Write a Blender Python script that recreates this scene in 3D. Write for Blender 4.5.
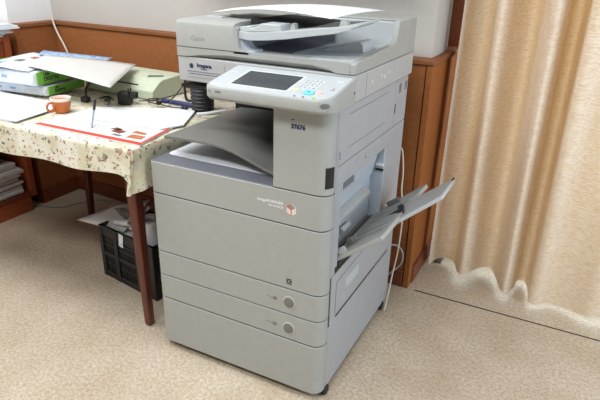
import bpy, bmesh, math, random
from mathutils import Vector, Matrix, Euler
random.seed(7)
for o in list(bpy.data.objects): bpy.data.objects.remove(o)
SC = bpy.context.scene
COL = SC.collection
PI = math.pi
RAD = math.radians

# ------------------------------------------------------------------ camera, world, lights, exposure
cd = bpy.data.cameras.new('camera'); cam = bpy.data.objects.new('camera', cd); COL.objects.link(cam)
cd.sensor_width = 36.0; cd.lens = 549.01 / 600 * 36; cd.clip_start = .02
cam.location = (1.1555, -1.2401, 1.2912)
cam.matrix_world = Matrix.Translation((1.1555, -1.2401, 1.2912)) @ (Matrix.Rotation(RAD(26.53), 4, 'Z') @ Matrix.Rotation(RAD(66.628), 4, 'X') @ Matrix.Rotation(RAD(1.473), 4, 'Z'))
SC.camera = cam
w = bpy.data.worlds.new('daylight'); SC.world = w; w.use_nodes = True
bg = w.node_tree.nodes['Background']; bg.inputs[0].default_value = (.93, .96, 1, 1); bg.inputs[1].default_value = .15
def area(name, loc, target, sx, sy, power, col=(1, 1, 1)):
    l = bpy.data.lights.new(name, 'AREA'); l.shape = 'RECTANGLE'; l.size = sx; l.size_y = sy; l.energy = power; l.color = col
    o = bpy.data.objects.new(name, l); COL.objects.link(o); o.location = loc
    o.rotation_euler = (Vector(target) - Vector(loc)).to_track_quat('-Z', 'Y').to_euler(); return o
area('ceiling_lamp_light', (-.8, -.5, 2.75), (-.8, -.5, 0), 1.8, .8, 54, (.95, .985, 1))
area('ceiling_lamp_light', (.7, -1.75, 2.75), (.7, -1.75, 0), 1.6, .6, 70, (.95, .985, 1))
area('balcony_daylight', (1.5, 1.62, 1.3), (1.5, 0, .6), 1.6, 2.3, 46, (.86, .94, 1))
area('window_daylight', (3.1, .05, 1.55), (.6, .5, .7), 1.2, 1.4, 50, (.70, .85, 1))
vs = SC.view_settings; vs.view_transform = 'Standard'; vs.look = 'None'; vs.gamma = 1; vs.use_curve_mapping = False; vs.exposure = 0.0

# ------------------------------------------------------------------ materials
def lin(c): return tuple((v / 12.92 if v <= .04045 else ((v + .055) / 1.055) ** 2.4) for v in [x / 255 for x in c]) + (1,)
def mat(name, c, rough=.5, metal=0, var=.04, scale=30, bump=0, bscale=200, c2=None, spec=.5, stretch=None):
    m = bpy.data.materials.new(name); m.use_nodes = True; nt = m.node_tree; N = nt.nodes; L = nt.links
    p = N['Principled BSDF']; p.inputs['Roughness'].default_value = rough; p.inputs['Metallic'].default_value = metal
    p.inputs['Specular IOR Level'].default_value = spec
    tc = N.new('ShaderNodeTexCoord'); src = tc.outputs['Object']
    if stretch:
        mp = N.new('ShaderNodeMapping'); mp.inputs['Scale'].default_value = stretch; L.new(src, mp.inputs[0]); src = mp.outputs[0]
    n = N.new('ShaderNodeTexNoise'); n.inputs['Scale'].default_value = scale; n.inputs['Detail'].default_value = 6; L.new(src, n.inputs[0])
    r = N.new('ShaderNodeValToRGB'); a = lin(c)
    if c2: b = lin(c2); r.color_ramp.elements[0].position = .35; r.color_ramp.elements[1].position = .65
    else: b = tuple(min(1, v * (1 + var * 2)) for v in a[:3]) + (1,); a = tuple(v * (1 - var * 2) for v in a[:3]) + (1,)
    r.color_ramp.elements[0].color = a; r.color_ramp.elements[1].color = b
    L.new(n.outputs[0], r.inputs[0]); L.new(r.outputs[0], p.inputs['Base Color'])
    if bump:
        n2 = N.new('ShaderNodeTexNoise'); n2.inputs['Scale'].default_value = bscale; n2.inputs['Detail'].default_value = 3; L.new(src, n2.inputs[0])
        bm = N.new('ShaderNodeBump'); bm.inputs['Strength'].default_value = bump; bm.inputs['Distance'].default_value = .002
        L.new(n2.outputs[0], bm.inputs['Height']); L.new(bm.outputs[0], p.inputs['Normal'])
    return m
M = {}
M['body'] = mat('warm grey plastic', (163, 164, 160), .5, bump=.06, bscale=900)
M['body2'] = mat('light grey plastic', (174, 175, 175), .45, bump=.05, bscale=900)
M['side'] = mat('cool grey side plastic', (166, 168, 172), .45, bump=.05, bscale=900)
M['white'] = mat('white plastic', (188, 192, 195), .4)
M['lining'] = mat('pale blue grey plastic', (186, 192, 200), .4)
M['dgrey'] = mat('dark grey plastic', (108, 108, 108), .45)
M['tray'] = mat('mid grey tray plastic', (116, 115, 110), .45)
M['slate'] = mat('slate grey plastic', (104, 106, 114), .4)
M['black'] = mat('black plastic', (22, 22, 24), .45)
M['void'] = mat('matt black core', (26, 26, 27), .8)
M['rubber'] = mat('black rubber', (28, 28, 29), .6)
M['btn'] = mat('button grey', (112, 113, 109), .4)
M['chrome'] = mat('button rim', (196, 192, 184), .3, metal=.4)
M['ink'] = mat('navy ink', (38, 48, 84), .6)
M['inkblue'] = mat('grey blue ink', (92, 100, 124), .6)
M['inkgrey'] = mat('grey ink', (118, 118, 114), .6)
M['emboss'] = mat('embossed grey', (158, 157, 151), .5)
M['bed'] = mat('tray bed grey', (150, 151, 147), .5)
M['inkblack'] = mat('black ink', (36, 36, 40), .6)
M['inkwhite'] = mat('white ink', (240, 240, 240), .6)
M['red'] = mat('red print', (206, 62, 38), .5)
M['brown'] = mat('brown print', (128, 70, 52), .5, var=.3, scale=120)
M['orangep'] = mat('orange print', (214, 120, 70), .5, c2=(150, 100, 60), scale=140)
M['cubetop'] = mat('emblem grey', (150, 138, 130), .4)
M['cubeface'] = mat('emblem cream', (226, 212, 200), .4)
M['paper'] = mat('white paper', (220, 222, 226), .7, var=.01)
M['bluepaper'] = mat('bluish paper', (214, 222, 234), .6, c2=(234, 238, 242), scale=7)
M['greypaper'] = mat('grey paper', (206, 203, 198), .7, var=.02)
M['blueprint'] = mat('blue print', (86, 130, 180), .6, c2=(190, 208, 226), scale=60)
M['green'] = mat('green wrapper', (122, 188, 76), .35, var=.03)
M['cyan'] = mat('cyan key', (120, 210, 215), .35)
M['yellow'] = mat('yellow key', (232, 222, 176), .4)
M['pink'] = mat('pink key', (240, 196, 186), .4)
M['led'] = mat('green key', (150, 220, 90), .4)
M['key'] = mat('pale key', (206, 210, 212), .4)
M['device'] = mat('pale green plastic', (196, 203, 178), .45, bump=.05, bscale=600)
M['cup'] = mat('orange glaze', (192, 100, 40), .18, spec=.6)
M['cupin'] = mat('white glaze', (240, 236, 228), .2)
M['navy'] = mat('navy plastic', (44, 50, 104), .4)
M['cable'] = mat('cream cable', (214, 206, 190), .5)
M['gcable'] = mat('grey cable', (150, 150, 150), .5)
M['wood'] = mat('reddish wood', (100, 44, 25), .35, c2=(80, 34, 20), scale=8, stretch=(6, 6, 1))
M['cabwood'] = mat('orange brown veneer', (166, 84, 44), .4, c2=(150, 74, 38), scale=8, stretch=(6, 1, 6))
M['cabdoor'] = mat('brown veneer', (136, 72, 40), .4, c2=(122, 62, 34), scale=8, stretch=(6, 1, 6))
M['dado'] = mat('brown wall cladding', (156, 98, 58), .6, c2=(146, 90, 51), scale=60, bump=.15, bscale=400, spec=.2)
M['dadoside'] = mat('brown return cladding', (158, 98, 54), .65, c2=(148, 90, 48), scale=60, spec=.1)
M['dadodark'] = mat('brown skirting', (128, 66, 38), .45, c2=(116, 60, 34), scale=60)
M['trimw'] = mat('brown wooden cap', (140, 90, 58), .6, spec=.2, c2=(128, 80, 48), scale=8, stretch=(1, 6, 6))
M['wall'] = mat('grey white plaster', (188, 182, 176), .85, var=.02, bump=.35, bscale=160)
M['wallw'] = mat('white plaster', (236, 236, 236), .85, var=.015, bump=.3, bscale=160)
M['greywall'] = mat('grey painted plaster', (158, 156, 152), .85)
M['frame'] = mat('white window frame', (230, 230, 228), .4)
M['shiny'] = mat('steel', (190, 190, 190), .25, metal=1)
def screen_mat():
    m = mat('dark lcd', (66, 69, 72), .25, var=.1, scale=14); return m
M['lcd'] = screen_mat()
def floor_mat():
    m = bpy.data.materials.new('speckled beige linoleum'); m.use_nodes = True; nt = m.node_tree; N = nt.nodes; L = nt.links; p = N['Principled BSDF']
    p.inputs['Roughness'].default_value = .5
    tc = N.new('ShaderNodeTexCoord')
    def noise(s, d, e0, e1, c0, c1):
        n = N.new('ShaderNodeTexNoise'); n.inputs['Scale'].default_value = s; n.inputs['Detail'].default_value = d; L.new(tc.outputs['Object'], n.inputs[0])
        r = N.new('ShaderNodeValToRGB'); r.color_ramp.elements[0].position = e0; r.color_ramp.elements[1].position = e1
        r.color_ramp.elements[0].color = c0; r.color_ramp.elements[1].color = c1; L.new(n.outputs[0], r.inputs[0]); return r.outputs[0]
    a = noise(85, 5, .34, .66, lin((188, 171, 148)), lin((214, 202, 185)))
    b = noise(190, 3, .35, .6, lin((232, 226, 218)), lin((255, 255, 255)))
    c = noise(5, 3, .35, .65, lin((240, 236, 230)), lin((255, 255, 255)))
    x = N.new('ShaderNodeMix'); x.data_type = 'RGBA'; x.blend_type = 'MULTIPLY'; x.inputs[0].default_value = 1; L.new(a, x.inputs[6]); L.new(b, x.inputs[7])
    y = N.new('ShaderNodeMix'); y.data_type = 'RGBA'; y.blend_type = 'MULTIPLY'; y.inputs[0].default_value = 1; L.new(x.outputs[2], y.inputs[6]); L.new(c, y.inputs[7])
    L.new(y.outputs[2], p.inputs['Base Color']); return m
M['floor'] = floor_mat()
def cloth_mat():
    m = bpy.data.materials.new('cream floral oilcloth'); m.use_nodes = True; nt = m.node_tree; N = nt.nodes; L = nt.links; p = N['Principled BSDF']
    p.inputs['Roughness'].default_value = .4
    tc = N.new('ShaderNodeTexCoord'); cur = None
    base = N.new('ShaderNodeTexNoise'); base.inputs['Scale'].default_value = 14; L.new(tc.outputs['Object'], base.inputs[0])
    r0 = N.new('ShaderNodeValToRGB'); r0.color_ramp.elements[0].position = .4; r0.color_ramp.elements[1].position = .62
    r0.color_ramp.elements[0].color = lin((206, 198, 168)); r0.color_ramp.elements[1].color = lin((226, 220, 204)); L.new(base.outputs[0], r0.inputs[0]); cur = r0.outputs[0]
    wob = N.new('ShaderNodeTexNoise'); wob.inputs['Scale'].default_value = 70; L.new(tc.outputs['Object'], wob.inputs[0])
    for sc, th, cols, off in ((30, .27, ((168, 120, 108), (196, 160, 142), (120, 132, 104), (206, 182, 160)), 0), (46, .24, ((52, 56, 50), (70, 78, 60), (150, 80, 80), (60, 56, 70)), 3.3), (75, .22, ((160, 110, 100), (90, 100, 80), (60, 60, 60), (190, 150, 130)), 7.1)):
        mp = N.new('ShaderNodeMapping'); mp.inputs['Location'].default_value = (off, off, off); L.new(tc.outputs['Object'], mp.inputs[0])
        ad = N.new('ShaderNodeMix'); ad.data_type = 'RGBA'; ad.blend_type = 'LINEAR_LIGHT'; ad.inputs[0].default_value = .012; L.new(mp.outputs[0], ad.inputs[6]); L.new(wob.outputs[1], ad.inputs[7])
        v = N.new('ShaderNodeTexVoronoi'); v.inputs['Scale'].default_value = sc; L.new(ad.outputs[2], v.inputs[0])
        lt = N.new('ShaderNodeMath'); lt.operation = 'LESS_THAN'; lt.inputs[1].default_value = th; L.new(v.outputs['Distance'], lt.inputs[0])
        sp = N.new('ShaderNodeSeparateColor'); L.new(v.outputs['Color'], sp.inputs[0])
        gt = N.new('ShaderNodeMath'); gt.operation = 'GREATER_THAN'; gt.inputs[1].default_value = .35; L.new(sp.outputs[1], gt.inputs[0])
        mu = N.new('ShaderNodeMath'); mu.operation = 'MULTIPLY'; L.new(lt.outputs[0], mu.inputs[0]); L.new(gt.outputs[0], mu.inputs[1])
        ma = N.new('ShaderNodeMath'); ma.operation = 'MULTIPLY'; ma.inputs[1].default_value = .85; L.new(mu.outputs[0], ma.inputs[0])
        r = N.new('ShaderNodeValToRGB'); r.color_ramp.interpolation = 'CONSTANT'
        r.color_ramp.elements[0].color = lin(cols[0]); r.color_ramp.elements[1].color = lin(cols[1]); r.color_ramp.elements[1].position = .25
        for k in (2, 3): e = r.color_ramp.elements.new(k * .25); e.color = lin(cols[k])
        L.new(sp.outputs[0], r.inputs[0])
        x = N.new('ShaderNodeMix'); x.data_type = 'RGBA'; L.new(ma.outputs[0], x.inputs[0]); L.new(cur, x.inputs[6]); L.new(r.outputs[0], x.inputs[7]); cur = x.outputs[2]
    L.new(cur, p.inputs['Base Color']); return m
M['cloth'] = cloth_mat()
def curtain_mat():
    m = bpy.data.materials.new('cream crinkled curtain fabric'); m.use_nodes = True; nt = m.node_tree; N = nt.nodes; L = nt.links; p = N['Principled BSDF']
    p.inputs['Roughness'].default_value = .7
    tc = N.new('ShaderNodeTexCoord'); mp = N.new('ShaderNodeMapping'); mp.inputs['Scale'].default_value = (45, 45, 260); L.new(tc.outputs['Object'], mp.inputs[0])
    n = N.new('ShaderNodeTexNoise'); n.inputs['Scale'].default_value = 1; n.inputs['Detail'].default_value = 5; n.inputs['Distortion'].default_value = .2; L.new(mp.outputs[0], n.inputs[0])
    r = N.new('ShaderNodeValToRGB'); r.color_ramp.elements[0].position = .34; r.color_ramp.elements[1].position = .6
    r.color_ramp.elements[0].color = lin((214, 194, 168)); r.color_ramp.elements[1].color = lin((234, 223, 209)); L.new(n.outputs[0], r.inputs[0])
    L.new(r.outputs[0], p.inputs['Base Color'])
    b = N.new('ShaderNodeBump'); b.inputs['Strength'].default_value = .5; b.inputs['Distance'].default_value = .004; L.new(n.outputs[0], b.inputs['Height']); L.new(b.outputs[0], p.inputs['Normal'])
    t = N.new('ShaderNodeBsdfTranslucent'); t.inputs[0].default_value = lin((236, 176, 88))
    x = N.new('ShaderNodeMixShader'); x.inputs[0].default_value = .13
    L.new(p.outputs[0], x.inputs[1]); L.new(t.outputs[0], x.inputs[2]); L.new(x.outputs[0], N['Material Output'].inputs[0]); return m
M['curtain'] = curtain_mat()
def glass_mat():
    m = bpy.data.materials.new('clear glass'); m.use_nodes = True; nt = m.node_tree; N = nt.nodes; L = nt.links
    t = N.new('ShaderNodeBsdfTransparent'); t.inputs[0].default_value = (.93, .96, .96, 1); g = N.new('ShaderNodeBsdfGlossy'); g.inputs['Roughness'].default_value = .03
    x = N.new('ShaderNodeMixShader'); x.inputs[0].default_value = .08; L.new(t.outputs[0], x.inputs[1]); L.new(g.outputs[0], x.inputs[2]); L.new(x.outputs[0], N['Material Output'].inputs[0]); return m
M['glass'] = glass_mat()

# ------------------------------------------------------------------ mesh helpers
class MB:
    def __init__(s): s.bm = bmesh.new()
    def box(s, a, b, T=None):
        vs = [s.bm.verts.new((x, y, z)) for x in (a[0], b[0]) for y in (a[1], b[1]) for z in (a[2], b[2])]
        for f in ((0, 1, 3, 2), (4, 6, 7, 5), (0, 4, 5, 1), (2, 3, 7, 6), (0, 2, 6, 4), (1, 5, 7, 3)): s.bm.faces.new([vs[i] for i in f])
        if T: bmesh.ops.transform(s.bm, matrix=T, verts=vs)
        return s
    def loft(s, rings, cap=True, close=True):
        R = [[s.bm.verts.new(p) for p in r] for r in rings]
        n = len(R[0])
        for i in range(len(R) - 1):
            for j in range(n if close else n - 1):
                s.bm.faces.new((R[i][j], R[i][(j + 1) % n], R[i + 1][(j + 1) % n], R[i + 1][j]))
        if cap: s.bm.faces.new(R[0][::-1]); s.bm.faces.new(R[-1])
        return s
    def prism(s, poly, axis, a, b):      # poly of 2D points, extruded along axis from a to b
        def P(p, t): return {'x': (t, p[0], p[1]), 'y': (p[0], t, p[1]), 'z': (p[0], p[1], t)}[axis]
        return s.loft([[P(p, a) for p in poly], [P(p, b) for p in poly]])
    def tube(s, pts, r, n=8):
        pts = [Vector(p) for p in pts]; rs = r if isinstance(r, (list, tuple)) else [r] * len(pts); rings = []; up = None
        for i, p in enumerate(pts):
            d = (pts[min(i + 1, len(pts) - 1)] - pts[max(i - 1, 0)]).normalized()
            if up is None: up = d.orthogonal().normalized()
            u = (up - d * up.dot(d)).normalized(); up = u; v = d.cross(u)
            rings.append([p + (u * math.cos(2 * PI * k / n) + v * math.sin(2 * PI * k / n)) * rs[i] for k in range(n)])
        return s.loft(rings)
    def lathe(s, prof, n=32, T=None, cap=True):
        k0 = len(s.bm.verts)
        s.loft([[(r * math.cos(2 * PI * k / n), r * math.sin(2 * PI * k / n), z) for k in range(n)] for r, z in prof], cap)
        s.bm.verts.ensure_lookup_table()
        if T: bmesh.ops.transform(s.bm, matrix=T, verts=s.bm.verts[k0:])
        return s
    def grid(s, f, nu, nv):
        V = [[s.bm.verts.new(f(i / nu, j / nv)) for j in range(nv + 1)] for i in range(nu + 1)]
        for i in range(nu):
            for j in range(nv): s.bm.faces.new((V[i][j], V[i + 1][j], V[i + 1][j + 1], V[i][j + 1]))
        return s
    def xf(s, T): bmesh.ops.transform(s.bm, matrix=T, verts=s.bm.verts[:]); return s
    def build(s, name, m, parent=None, bevel=0, seg=2, solid=0, ang=35, sub=0, label=None):
        bmesh.ops.recalc_face_normals(s.bm, faces=s.bm.faces[:])
        me = bpy.data.meshes.new(name); s.bm.to_mesh(me); s.bm.free()
        for p in me.polygons: p.use_smooth = True
        me.set_sharp_from_angle(angle=RAD(ang)); me.materials.append(m)
        o = bpy.data.objects.new(name, me); COL.objects.link(o)
        if parent: o.parent = parent
        if solid: md = o.modifiers.new('thickness', 'SOLIDIFY'); md.thickness = solid; md.offset = 1
        if bevel: md = o.modifiers.new('edge', 'BEVEL'); md.width = bevel; md.segments = seg; md.limit_method = 'ANGLE'; md.angle_limit = RAD(40)
        if sub: md = o.modifiers.new('smooth', 'SUBSURF'); md.levels = sub; md.render_levels = sub
        if label: o['label'] = label
        return o
def box(a, b): return MB().box(a, b)
def tag(o, label, cat, group=None, kind=None):
    o['label'] = label; o['category'] = cat
    if group: o['group'] = group
    if kind: o['kind'] = kind
    return o
def thing(name, loc, label, cat, group=None, rz=0):
    o = bpy.data.objects.new(name, None); COL.objects.link(o); o.location = loc; o.rotation_euler = (0, 0, rz); o.empty_display_size = .05
    return tag(o, label, cat, group)
def st(o): o['kind'] = 'structure'; return o
def spline(pts, k=8):
    P = [Vector(p) for p in pts]; out = []
    for i in range(len(P) - 1):
        a, b, c, d = P[max(i - 1, 0)], P[i], P[i + 1], P[min(i + 2, len(P) - 1)]
        for j in range(k):
            t = j / k; out.append(.5 * ((2 * b) + (c - a) * t + (2 * a - 5 * b + 4 * c - d) * t * t + (3 * b - a - 3 * c + d) * t ** 3))
    return out + [P[-1]]
def text(name, s, size, T, m, parent, ext=.0003, align='LEFT', bold=0, sx=1):
    cu = bpy.data.curves.new(name, 'FONT'); cu.body = s; cu.size = size; cu.extrude = ext; cu.align_x = align; cu.offset = bold; cu.resolution_u = 3
    tmp = bpy.data.objects.new(name, cu); COL.objects.link(tmp)
    bpy.context.view_layer.update()
    me = bpy.data.meshes.new_from_object(tmp.evaluated_get(bpy.context.evaluated_depsgraph_get()))
    bpy.data.objects.remove(tmp); me.transform(T @ Matrix.Diagonal((sx, 1, 1, 1))); me.materials.clear(); me.materials.append(m)
    o = bpy.data.objects.new(name, me); COL.objects.link(o); o.parent = parent; return o
FRONT = Matrix.Rotation(PI / 2, 4, 'X')            # text facing -y
def rrect(x0, y0, x1, y1, rs, n=6):                # rounded rectangle, radii: (x0y0, x1y0, x1y1, x0y1)
    out = []
    for (cx, cy, r, a) in ((x0 + rs[0], y0 + rs[0], rs[0], PI), (x1 - rs[1], y0 + rs[1], rs[1], 1.5 * PI), (x1 - rs[2], y1 - rs[2], rs[2], 0), (x0 + rs[3], y1 - rs[3], rs[3], PI / 2)):
        if r == 0: out.append((cx, cy)); continue
        for k in range(n + 1): t = a + k / n * PI / 2; out.append((cx + r * math.cos(t), cy + r * math.sin(t)))
    return out

# ------------------------------------------------------------------ the setting
YW, XP, ZD = .806, .668, .975
st(box((-4, -4, -.05), (4, 2.4, 0)).build('floor', M['floor']))
st(box((.70, .803, 0), (3.2, .809, .0012)).build('trim_1', M['void']))            # seam in the linoleum
# back wall: plaster above, cladding below (runs a little deeper towards the left corner)
LX, LY = -1.42, .915
XWE = .645
def wallprism(y0, y1, a, b, z0, z1, y2):
    return MB().prism([(a, y0), (b, y1), (b, y2), (a, y2)], 'z', z0, z1)
st(wallprism(LY + .045, .862, -2.0, XWE, 0, 2.7, 1.10).build('wall_back', M['wall']))
st(wallprism(LY, YW, LX, .640, .085, ZD - .022, LY + .12).build('trim_2', M['dado']))
st(wallprism(LY - .012, YW - .010, LX + .012, XP + .004, ZD - .02, ZD, LY + .12).build('trim_3', M['trimw'], bevel=.004))
st(wallprism(LY - .006, YW - .006, LX + .006, .640, 0, .083, LY + .1).build('baseboard_back', M['dadodark'], bevel=.003))
# corner post and return of the cladding into the balcony recess
st(box((.644, YW - .003, 0), (XP, YW + .05, ZD - .022)).build('trim_4', M['dadoside'], bevel=.002))
st(box((.640, YW + .05, .085), (XP - .004, 1.26, ZD - .022)).build('trim_5', M['dadoside']))
st(box((.640, YW + .05, 0), (XP + .006, 1.26, .083)).build('baseboard_right', M['dadodark'], bevel=.003))
st(box((.56, 1.036, ZD - .02), (XP + .006, 1.26, ZD)).build('trim_6', M['trimw'], bevel=.004))
st(box((-.42, .72, 1.30), (.50, .895, 1.325)).build('shade_ledge', M['wall']))          # unseen ledge above the view, added to shade the top of the wall
st(box((-2.1, -3.4, 2.8), (3.4, 1.4, 2.9)).build('ceiling', M['greywall']))
st(box((-2.1, -3.5, 0), (3.4, -3.4, 2.8)).build('wall_front', M['greywall']))
st(box((-2.1, -3.4, 0), (-1.80, -1.2, 2.8)).build('wall_side', M['greywall']))
st(box((3.3, -3.4, 0), (3.4, 1.4, 2.8)).build('wall_far_right', M['greywall']))
# balcony recess with its window
st(box((.50, 1.25, 0), (.72, 1.4, 2.7)).build('wall_recess', M['dadodark']))
st(box((2.55, .80, 0), (2.75, 1.4, 2.7)).build('wall_right', M['wallw']))
fr = MB()
for x in (.72, 1.30, 1.90, 2.49): fr.box((x, 1.30, 0), (x + .06, 1.36, 2.4))
fr.box((.72, 1.30, 0), (2.55, 1.36, .08)).box((.72, 1.30, 2.36), (2.55, 1.36, 2.7))
wn = st(fr.build('window_1', M['frame']))
box((.74, 1.325, .05), (2.54, 1.331, 2.38)).build('window_pane', M['glass'], wn)
# left wall: short pier, then a niche with a cabinet
st(box((-2.0, .67, 0), (LX - .045, 1.2, 2.7)).build('wall_left', M['wallw']))
st(box((-1.9, .665, .085), (LX, 1.0, ZD - .022)).build('trim_7', M['dado']))
st(box((-1.9, .66, ZD - .02), (LX + .012, 1.0, ZD)).build('trim_8', M['trimw'], bevel=.004))
st(box((-1.9, .66, 0), (LX + .006, 1.0, .083)).build('baseboard_left', M['dadodark'], bevel=.003))
st(box((-2.1, -1.2, 0), (-1.80, .67, 2.7)).build('wall_niche', M['wallw']))

# ------------------------------------------------------------------ the copier
cp = thing('photocopier', (0, 0, 0), 'large grey office copier with open side tray standing on the floor', 'photocopier')
W, D = .62, .656
Z = [.03, .213, .304, .395, .606, .713]
def plan(x0=0, y0=0, x1=W, y1=.045, rl=.020, rr=.036): return rrect(x0, y0, x1, y1, (rl, rr, 0, 0), 8)
g = .0019
# dark core seen only through the gaps
MB().prism(rrect(.004, .004, W - .004, D - .004, (.018, .033, .004, .004)), 'z', .04, .44).build('core', M['void'], cp)
core2 = MB().box((.004, .05, .44), (.50, D - .004, .705)).box((.50, .472, .44), (W - .021, D - .004, .705)).box((.50, .05, .44), (W - .021, .084, .705))
core2.prism(rrect(.004, .004, W - .004, .05, (.018, .033, 0, 0)), 'z', .44, .705)
core2.build('inner_frame', M['void'], cp)
pd = MB().prism(plan(), 'z', Z[0], Z[1] - .003).build('base_cabinet', M['body'], cp, bevel=.002)
MB().box((0, .047, Z[0]), (W, D, .2605)).build('base_housing', M['side'], cp, bevel=.002)
for za, zb, nm in ((Z[1], Z[2], 'lower'), (Z[2], Z[3], 'upper')):
    dr = MB().prism(plan(), 'z', za + g, zb - g).build('paper_drawer', M['body'], cp, bevel=.0015)
    zc = .256 if nm == 'lower' else .350
    T = Matrix.Translation((.509, 0, zc)) @ FRONT
    MB().lathe([(.0, .003), (.0185, .003), (.021, .0015), (.021, -.003)], 28, T, cap=False).build('button_rim', M['chrome'], dr)
    MB().lathe([(.0, .0046), (.0155, .0046), (.0175, .0036), (.0175, -.002)], 28, T, cap=False).build('release_button', M['btn'], dr)
    ic = MB()
    for k in range(3): ic.box((.432 + .006 * k, -.0004, zc + .001 - .002 * k), (.4365 + .006 * k, .001, zc + .004 - .002 * k))
    ic.box((.452, -.0004, zc - .006), (.466, .001, zc + .005)); ic.build('size_mark', M['inkgrey'], dr)
fc = MB().prism(plan(), 'z', Z[3] + g, Z[4] - g).build('front_cover', M['body'], cp, bevel=.0015)
sq = box((.4985, -.0004, .413), (.5155, .001, .431)).build('square_mark', M['inkblack'], fc)
mk = MB().box((.5018, -.0007, .4265), (.5055, .001, .4275)).box((.5085, -.0007, .4265), (.5122, .001, .4275)).box((.5045, -.0007, .4212), (.5095, .001, .4228)).box((.5015, -.0007, .4165), (.5050, .001, .4178)).box((.509, -.0007, .4165), (.5125, .001, .4178))
mk.build('square_mark_symbol', M['inkwhite'], sq)
sp = MB().prism(plan(), 'z', Z[4] + g, Z[5] - g).build('toner_cover', M['body'], cp, bevel=.0015)
text('series_text', 'imageRUNNER', .0125, Matrix.Translation((.484, -.0002, .6645)) @ FRONT, M['inkwhite'], sp, align='RIGHT', sx=1.08)
text('series_text', 'ADVANCE', .0085, Matrix.Translation((.484, -.0002, .6535)) @ FRONT, M['inkwhite'], sp, align='RIGHT', sx=1.25)
# cube badge: hexagon of three faces
def hexpt(k, r=.0165): return (.5105 + r * math.sin(k * PI / 3) * .95, .656 + r * math.cos(k * PI / 3))
bd = MB().prism([hexpt(k, .0176) for k in range(6)], 'y', -.0006, .001).build('cube_badge', M['frame'], sp)
c0 = (.5105, .656)
MB().prism([hexpt(0), hexpt(1), c0, hexpt(5)], 'y', -.0012, .0005).build('badge_face', M['cubetop'], bd)
MB().prism([hexpt(1), hexpt(2), hexpt(3), c0], 'y', -.0012, .0005).build('badge_face', M['cubeface'], bd)
MB().prism([hexpt(5), c0, hexpt(3), hexpt(4)], 'y', -.0012, .0005).build('badge_face', M['cubeface'], bd)
def bar2(p, q, t):
    d = Vector((q[0] - p[0], q[1] - p[1])).normalized() * t; n = (-d.y, d.x)
    return [(p[0] + n[0], p[1] + n[1]), (q[0] + n[0], q[1] + n[1]), (q[0] - n[0], q[1] - n[1]), (p[0] - n[0], p[1] - n[1])]
MB().prism(bar2(hexpt(5), c0, .0013), 'y', -.0016, .0005).prism(bar2(c0, hexpt(3), .0013), 'y', -.0016, .0005).prism(bar2(hexpt(5), hexpt(0), .0011), 'y', -.0016, .0005).build('badge_stripe', M['red'], bd)
# output bay floor
MB().box((.004, .004, .708), (.452, .52, .7135)).build('bay_floor', M['slate'], cp, bevel=.002)
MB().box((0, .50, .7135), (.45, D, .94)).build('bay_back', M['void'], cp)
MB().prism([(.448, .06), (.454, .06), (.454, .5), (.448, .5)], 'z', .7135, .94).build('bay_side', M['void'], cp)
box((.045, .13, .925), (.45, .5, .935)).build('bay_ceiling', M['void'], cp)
# right tower front door
fd = MB().prism(rrect(.450, 0, W, .045, (.004, .036, 0, 0), 8), 'z', Z[5] + g, .942).build('front_door', M['body'], cp, bevel=.0015)
a = [(W - .036 + (.0366) * math.cos(t), .036 + .0366 * math.sin(t)) for t in [RAD(-52 + 6 * k) for k in range(9)]]
b = [(W - .036 + (.034) * math.cos(t), .036 + .034 * math.sin(t)) for t in [RAD(-52 + 6 * k) for k in range(9)]]
MB().prism(a + b[::-1], 'z', .735, .795).build('door_grip', M['black'], fd)
text('inventory_number', '37676', .0165, Matrix.Translation((.5045, -.0002, .8915)) @ FRONT, M['ink'], fd, bold=.0010, sx=1.02)
lb = MB().box((.5045, -.0004, .914), (.5155, .001, .9163)); lb.build('inventory_mark', M['ink'], fd)
# right side skins
sx0, sx1 = W - .02, W
box((.45, .047, Z[5]), (W - .022, D - .004, .942)).build('tower_core', M['void'], cp)
up = box((sx0, .058, .785), (sx1, .528, .942)).build('upper_side_cover', M['side'], cp, bevel=.002)
e = MB()
for (y0, z0, y1, z1) in ((.12, .9175, .445, .919), (.12, .8225, .43, .8238)): e.box((sx1 - .002, y0, z0), (sx1 + .0006, y1, z1))
e.build('side_cover_outline', M['inkgrey'], up)
box((sx0, .047, .44), (sx1, .056, .942)).build('side_edge_strip', M['side'], cp, bevel=.001)
e = MB().box((sx1 - .001, .064, .812), (sx1 + .0006, .068, .826)).box((sx1 - .001, .066, .803), (sx1 + .0006, .070, .809)); e.build('side_mark', M['ink'], up)
rc = box((sx0, .531, .785), (sx1, D, .942)).build('rear_side_cover', M['side'], cp, bevel=.002)
box((sx1 - .001, .56, .895), (sx1 + .001, .582, .925)).build('vent_patch', M['btn'], rc)
box((sx1 - .001, .622, .895), (sx1 + .001, .642, .925)).build('vent_patch', M['btn'], rc)
box((sx1 - .001, .526, .832), (sx1 + .0012, .534, .862)).build('side_latch', M['black'], rc)
# middle side with the bypass recess
md = MB()
md.box((sx0, .058, .728), (sx1, D, .783))
md.prism([(.468, .44), (D, .44), (D, .728), (.468, .728)], 'x', sx0, sx1)
md.box((sx0, .058, .44), (sx1, .088, .728))
ms = md.build('middle_side_cover', M['side'], cp, bevel=.0015)
gp = box((sx1 - .002, .088, .697), (sx1 + .0015, .19, .765)).build('side_grip', M['side'], ms, bevel=.0015)
box((sx1 - .001, .100, .705), (sx1 + .0022, .180, .726)).build('grip_recess', M['slate'], gp)
text('side_mark', '4', .02, Matrix.Translation((W + .0002, .268, .745)) @ Matrix.Rotation(PI / 2, 4, 'Z') @ FRONT, M['inkgrey'], ms)
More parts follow.
